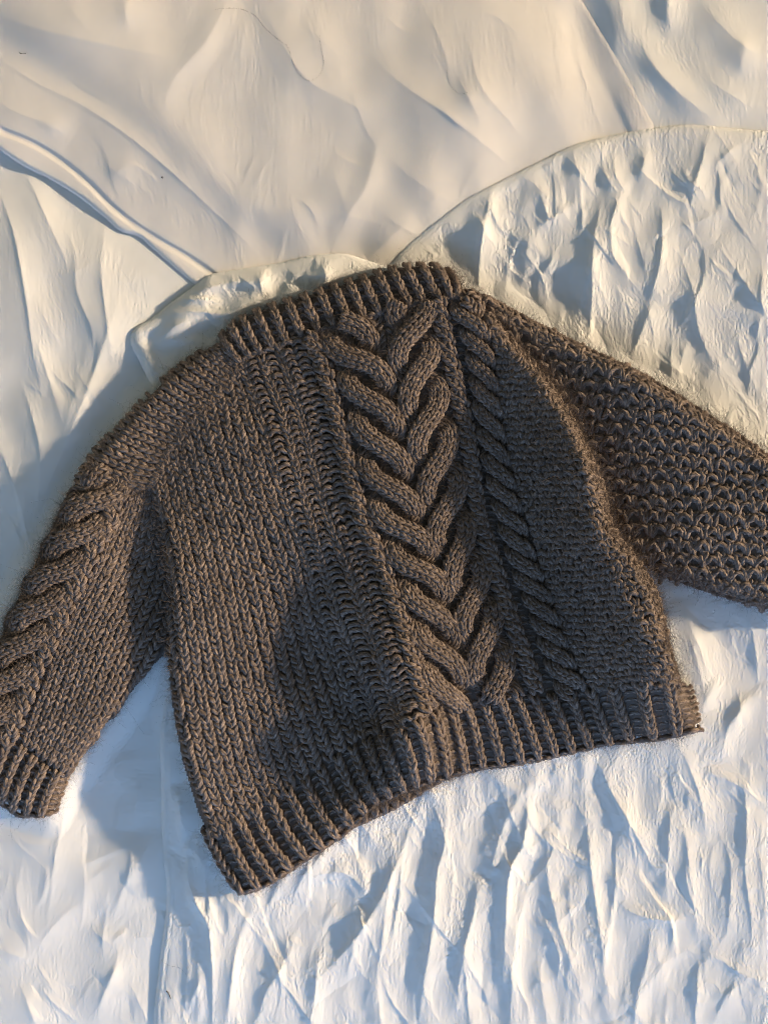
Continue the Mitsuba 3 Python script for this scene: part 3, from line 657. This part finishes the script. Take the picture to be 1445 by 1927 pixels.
def ribbing(key, lines, rows, surf, ribs, clip, rad=1.15, hi=0.8, lo=-1.3, edge=True):
    ch = Chart(lines, rows)
    pur = []
    for k in range(ribs):
        knit(key + '__rib', ch, surf, knit_column(2 * k, rows, rad=rad, dz=hi, jit=0.03), clip)
        pur += purl_column(2 * k + 1, rows, dz=lo, rad=0.95)
    knit(key + '__purl_ground', ch, surf, pur, clip)
    if edge:
        at = [(u, rows + 0.15) for u in np.arange(0, 2 * ribs, 1.0)]
        knit(key + '__bound_edge', ch, surf, [(legs(ARC, at, 0.06), 1.05, 0.2), (legs(ARC, [(u + 0.5, rows + 0.45) for u, _ in at], 0.06), 1.0, -0.6)], None)
    return ch

# hem
ribbing(SW + '__hem', [(0, [(385, 1560), (412, 1622), (446, 1676)]), (3, [(428, 1552), (458, 1612), (492, 1665)]), (6, [(470, 1525), (502, 1590), (538, 1635)]), (10, [(535, 1490), (568, 1555), (598, 1598)]), (14, [(596, 1452), (628, 1520), (652, 1558)]),
    (18, [(656, 1412), (682, 1470), (700, 1512)]), (22, [(716, 1388), (735, 1440), (752, 1490)]), (25, [(762, 1368), (780, 1420), (790, 1477)]), (29, [(822, 1340), (840, 1400), (850, 1455)]), (33, [(884, 1322), (903, 1385), (916, 1441)]),
    (37, [(948, 1308), (972, 1370), (990, 1428)]), (41, [(1014, 1312), (1036, 1365), (1052, 1415)]), (45, [(1085, 1304), (1104, 1360), (1118, 1402)]), (48, [(1145, 1294), (1162, 1350), (1176, 1391)]), (51, [(1218, 1284), (1230, 1340), (1240, 1386)]), (54, [(1290, 1284), (1302, 1330), (1310, 1372)])],
    8, sB, 27, Polygon([(380, 1500), (300, 1700), (1400, 1700), (1400, 1250), (1000, 1250)]))
labels[SW + '__hem'] = dict(label='ribbed bottom hem')
backing(SW + '__back_hem__knit_backing', ZK, dK, nK)
ribbing(SW + '__back_hem', [(0, [(640, 1480), (660, 1552)]), (8, [(730, 1450), (740, 1517)]), (16, [(800, 1440), (822, 1468)])], 5, sK, 8, None)
labels[SW + '__back_hem'] = dict(label='back hem showing through the opening below the front hem')

# neckband
ribbing(SW + '__neckband', [(0, [(418, 634), (428, 655), (448, 682)]), (4, [(452, 603), (464, 632), (486, 664)]), (9, [(520, 574), (534, 606), (548, 640)]), (15, [(606, 546), (622, 580), (634, 612)]), (21, [(690, 520), (706, 556), (720, 586)]), (27, [(772, 500), (792, 540), (806, 568)]), (31, [(822, 502), (842, 530), (850, 556)]), (34, [(866, 536), (868, 548), (866, 562)])],
    5, sB, 17, None, hi=0.7, lo=-1.2)
labels[SW + '__neckband'] = dict(label='ribbed neckband with a fuzzy upper edge')

# shoulder strip between the outline and the seam
shoulder = Chart([(0, [(416, 636), (436, 655), (462, 678)]), (3.6, [(362, 672), (402, 698), (440, 722)]), (7.2, [(306, 716), (352, 744), (398, 766)]), (10.8, [(258, 764), (304, 790), (356, 812)]), (14.4, [(212, 812), (262, 838), (322, 858)]), (18, [(168, 862), (222, 884), (300, 902)]), (21, [(134, 926), (196, 924), (285, 930)])], 8)
for iu in range(21):
    knit(SW + '__shoulder__stitch_column', shoulder, sB, knit_column(iu, 8, rad=1.1), BODY)
labels[SW + '__shoulder'] = dict(label='shoulder strip with stitches running crosswise')
seam = Chart([(0, [(452, 688), (398, 756), (350, 812), (312, 862), (290, 915)]), (2, [(470, 690), (412, 762), (362, 820), (326, 872), (304, 925)])], 20)
knit(SW + '__shoulder__seam', seam, sB, knit_column(0, 20, dz=-0.6), BODY)

# left sleeve
backing(SW + '__sleeve__knit_backing', ZL, dL, nL)
Z_LINE = [(240, 895), (222, 938), (199, 993), (172, 1038), (154, 1080), (133, 1124), (112, 1170), (89, 1221), (68, 1262), (48, 1314), (27, 1362), (10, 1400)]
sl = Chart([(0, [(120, 930), (60, 1060), (-10, 1210), (-90, 1380)]), (7, [(200, 930), (150, 1035), (95, 1150), (50, 1260), (-10, 1390)]), (10, [(238, 945), (190, 1045), (138, 1150), (95, 1250), (42, 1400)]),
            (14.6, [(292, 930), (262, 1075), (215, 1180), (168, 1290), (96, 1436)]), (18.4, [(350, 965), (325, 1140), (280, 1240), (215, 1340), (130, 1462)])], 40)
cuff_line = Polygon([(-120, 1370), (-30, 1386), (40, 1408), (75, 1440), (135, 1465), (400, 1300), (400, 800), (-120, 800)])
for iu in range(10, 20):
    knit(SW + '__sleeve__stitch_column', sl, sL, knit_column(iu, 40, v0=-4, rad=1.12), SLEEVE_L.buffer(-3).intersection(cuff_line))
gr = []
for iu in range(0, 10):
    gr += purl_column(iu, 40, dz=-1.2)
knit(SW + '__sleeve__purl_ground', sl, sL, gr, SLEEVE_L.intersection(cuff_line))
CS = [(214, 890), (190, 932), (150, 1000), (114, 1070), (80, 1140), (44, 1215), (10, 1290), (-26, 1372)]
for k in range(2):
    st = Strand(CS, 27, 76, -1, 38, 1.9, 1.3, 0.6 + k * np.pi, 3, 12.6)
    g = []
    for iu in range(3):
        g += knit_column(iu, st.R, rad=0.9)
    knit(SW + '__sleeve__cable_strand', st, sL, g, None, 1.2)
    st = Strand(Z_LINE, 9, 26, 1, 22, 1.3, 0.3, k * np.pi, 1, 12)
    knit(SW + '__sleeve__twisted_strand', st, sL, knit_column(0, st.R, rad=1.2), None, 0.5)
knit(SW + '__sleeve__edge_column', sl, sL, knit_column(0, 40, dz=-0.2) + knit_column(1, 40, dz=0.0), SLEEVE_L)
cu = Chart([(0, [(-95, 1370), (-95, 1470)]), (4, [(-20, 1385), (-38, 1440), (-50, 1500)]), (8, [(40, 1405), (16, 1455), (0, 1508)]), (12, [(78, 1438), (56, 1485), (44, 1532)]), (16, [(126, 1458), (110, 1495), (96, 1528)])], 7)
pur = []
for k in range(8):
    knit(SW + '__sleeve__cuff_rib', cu, sL, knit_column(2 * k, 7, rad=1.15, dz=0.7), None)
    pur += purl_column(2 * k + 1, 7, dz=-1.0)
at = [(u, 7.2) for u in range(16)]
knit(SW + '__sleeve__cuff_ground', cu, sL, pur + [(legs(ARC, at, 0.06), 1.05, 0.1)], None)
labels[SW + '__sleeve'] = dict(label='sleeve with a cable and plain knit, ribbed cuff')

# right sleeve
backing(SW + '__sleeve_001__knit_backing', ZR, dR, nR, 0.05)
sr = Chart([(0, [(862, 500), (878, 900), (900, 1200)]), (14, [(1092, 520), (1104, 900), (1112, 1200)]), (28, [(1322, 545), (1330, 900), (1328, 1200)]), (42, [(1552, 570), (1556, 900), (1548, 1200)])], 25)
right_clip = SLEEVE_R.buffer(-10).difference(body_clip.buffer(-8))
for iv in range(25):
    b = [(iu, iv + 0.5) for iu in range(42) if (iu + iv) % 2]
    d = [(iu, iv + 0.5) for iu in range(42) if (iu + iv) % 2 == 0]
    M1 = BUMP * [0.95, 0.72, 0.65] + [0.02, -0.08, 0.0]
    V1 = LEG * [1, 0.8, 1]
    low = ARC * [1.2, -0.6, 0.7]
    knit(SW + '__sleeve_001__stitch_row', sr, sR, [(legs(M1, b, 0.08), 1.34, 0.0), (legs(V1, d, 0.08), 1.25, -0.2), (legs(mirror(V1), d, 0.08), 1.25, -0.2), (legs(low, [(u - 0.1, v + 0.4) for u, v in b], 0.08), 1.25, -0.35)], right_clip)
def edge_column(key, pts, inset, surf, n, flip=1, rad=1.1):
    q = spline(pts, 60); t = np.gradient(q, axis=0); t /= np.linalg.norm(t, axis=1, keepdims=True); nrm = np.stack([-t[:, 1], t[:, 0]], 1) * flip
    for k in range(2):
        a, b = q + nrm * (inset + 13 * k), q + nrm * (inset + 13 * k + 15)
        knit(key, Chart([(0, a), (1, b)], n), surf, knit_column(0, n, rad=rad, dz=-0.3, jit=0.07), None)
edge_column(SW + '__sleeve_001__edge_column', [(930, 562), (1000, 602), (1100, 652), (1200, 698), (1290, 752), (1380, 812), (1445, 856), (1520, 905)], 1, sR, 46)
edge_column(SW + '__sleeve_001__edge_column', [(1236, 1078), (1290, 1100), (1350, 1120), (1400, 1136), (1445, 1147), (1520, 1168)], 1, sR, 22, -1)
edge_column(SW + '__seed_panel__edge_column', [(930, 592), (975, 652), (1030, 714), (1075, 780), (1110, 852), (1138, 922), (1150, 985), (1190, 1037), (1228, 1092), (1248, 1152), (1265, 1222), (1283, 1285)], 1, sB, 62)
labels[SW + '__sleeve_001'] = dict(label='sleeve in bobbly moss stitch that runs out of frame')

# ------------------------------------------------------------------ loose wool fibres
def fibres(n, seg=2):
    pos = np.concatenate([f[0][:, 2:-2].reshape(-1, 3) for f in FUZZ]); nor = np.concatenate([f[1][:, 2:-2].reshape(-1, 3) for f in FUZZ])
    wt = 1 + 14 * np.clip(0.9 - nor[:, 2], 0, 0.6)
    i = rng.choice(len(pos), n, p=wt / wt.sum())
    p, m = pos[i], nor[i]
    rnd = rng.normal(0, 1, (n, 3)); rnd /= np.linalg.norm(rnd, axis=1, keepdims=True)
    d = m * 0.55 + rnd; d /= np.linalg.norm(d, axis=1, keepdims=True)
    p = p + d * 0.0008
    ln = rng.lognormal(math.log(0.0041), 0.5, n)
    curl = rng.normal(0, 1, (n, 3)) * 0.8
    pts = [p]
    for k in range(seg):
        pts.append(pts[-1] + d * (ln / seg)[:, None])
        d = d + curl * (1.2 / seg) * 1.6 + rng.normal(0, 0.18, (n, 3)); d /= np.linalg.norm(d, axis=1, keepdims=True)
    P = np.stack(pts, 1)
    side = np.cross(np.gradient(P, axis=1), rng.normal(0, 1, (n, 1, 3))); side /= np.linalg.norm(side, axis=-1, keepdims=True)
    w = (0.000045 * np.linspace(1, 0.35, seg + 1))[None, :, None]
    V = np.stack([P - side * w, P + side * w], 2)
    j = np.arange(n * (seg + 1) * 2).reshape(n, seg + 1, 2)
    q = np.stack([j[:, :-1, 0], j[:, :-1, 1], j[:, 1:, 1], j[:, 1:, 0]], -1).reshape(-1, 4)
    return V.reshape(-1, 3), np.vstack([q[:, [0, 1, 2]], q[:, [0, 2, 3]]])
scene[SW + '__wool_fuzz'] = mikit.ply(fibres(125000), 'wool_fibre')
labels[SW + '__wool_fuzz'] = dict(label='halo of loose wool fibres', kind='stuff')

# ------------------------------------------------------------------ stray hairs and lint on the bedding
ZT = np.maximum(np.where(dsh > 0, Zs, -99), np.maximum(np.where(dcov > 0, Zc, -99), Zl))
def thread(name, pts, r_mm, label, lift=0.15, cat='hair', group=None):
    q = spline(pts, 12 * len(pts)); P = world(q[:, 0], q[:, 1], sample(ZT, q[:, 0], q[:, 1]) + lift)
    ring = [np.array([math.cos(a), math.sin(a)]) for a in np.arange(5) * 2 * math.pi / 5]
    t = np.gradient(P, axis=0); b = np.stack([-t[:, 1], t[:, 0], 0 * t[:, 0]], 1); b /= np.linalg.norm(b, axis=1, keepdims=True) + 1e-12
    V = np.stack([P + r_mm * 1e-3 * (c[0] * b + c[1] * np.array([0, 0, 1.0])) for c in ring], 1)
    i = np.arange(len(P) * 5).reshape(-1, 5); n = np.roll(i, -1, 1)
    scene[name] = mikit.ply((V.reshape(-1, 3), np.stack([i[:-1], n[:-1], n[1:], i[1:]], -1).reshape(-1, 4)), 'dark_hair', smooth=True)
    labels[name] = dict(label=label, category=cat)
thread('stray_hair', [(403, 17), (440, 14), (475, 25), (502, 55), (522, 72), (541, 86), (552, 118), (566, 142), (583, 151), (601, 140), (609, 116), (604, 88), (601, 66)], 0.035, 'long dark hair curving over the cream cover near the top edge')
thread('stray_hair_001', [(841, 130), (843, 150), (852, 166), (868, 176), (880, 172)], 0.022, 'short pale brown hair curled on the cover right of the long hair')
thread('stray_hair_002', [(303, 1806), (318, 1818), (336, 1822), (352, 1838)], 0.03, 'thin dark hair beside the hem of the crumpled sheet at bottom left')
thread('lint', [(313, 1866), (318, 1872), (321, 1880)], 0.22, 'dark scrap of wool lint by the left hem of the crumpled sheet', cat='lint')
thread('lint_001', [(304, 332), (307, 334)], 0.30, 'tiny dark speck on the hem fold of the cream cover', cat='lint')
thread('lint_002', [(36, 98), (42, 100), (49, 99)], 0.12, 'small dark fibre in the shaded fold at the upper left', cat='lint')

print('triangles', sum(len(meshkit.WRITTEN[d['filename']][1]) for d in scene.values() if d.get('type') == 'ply'), 'entries', len(scene))
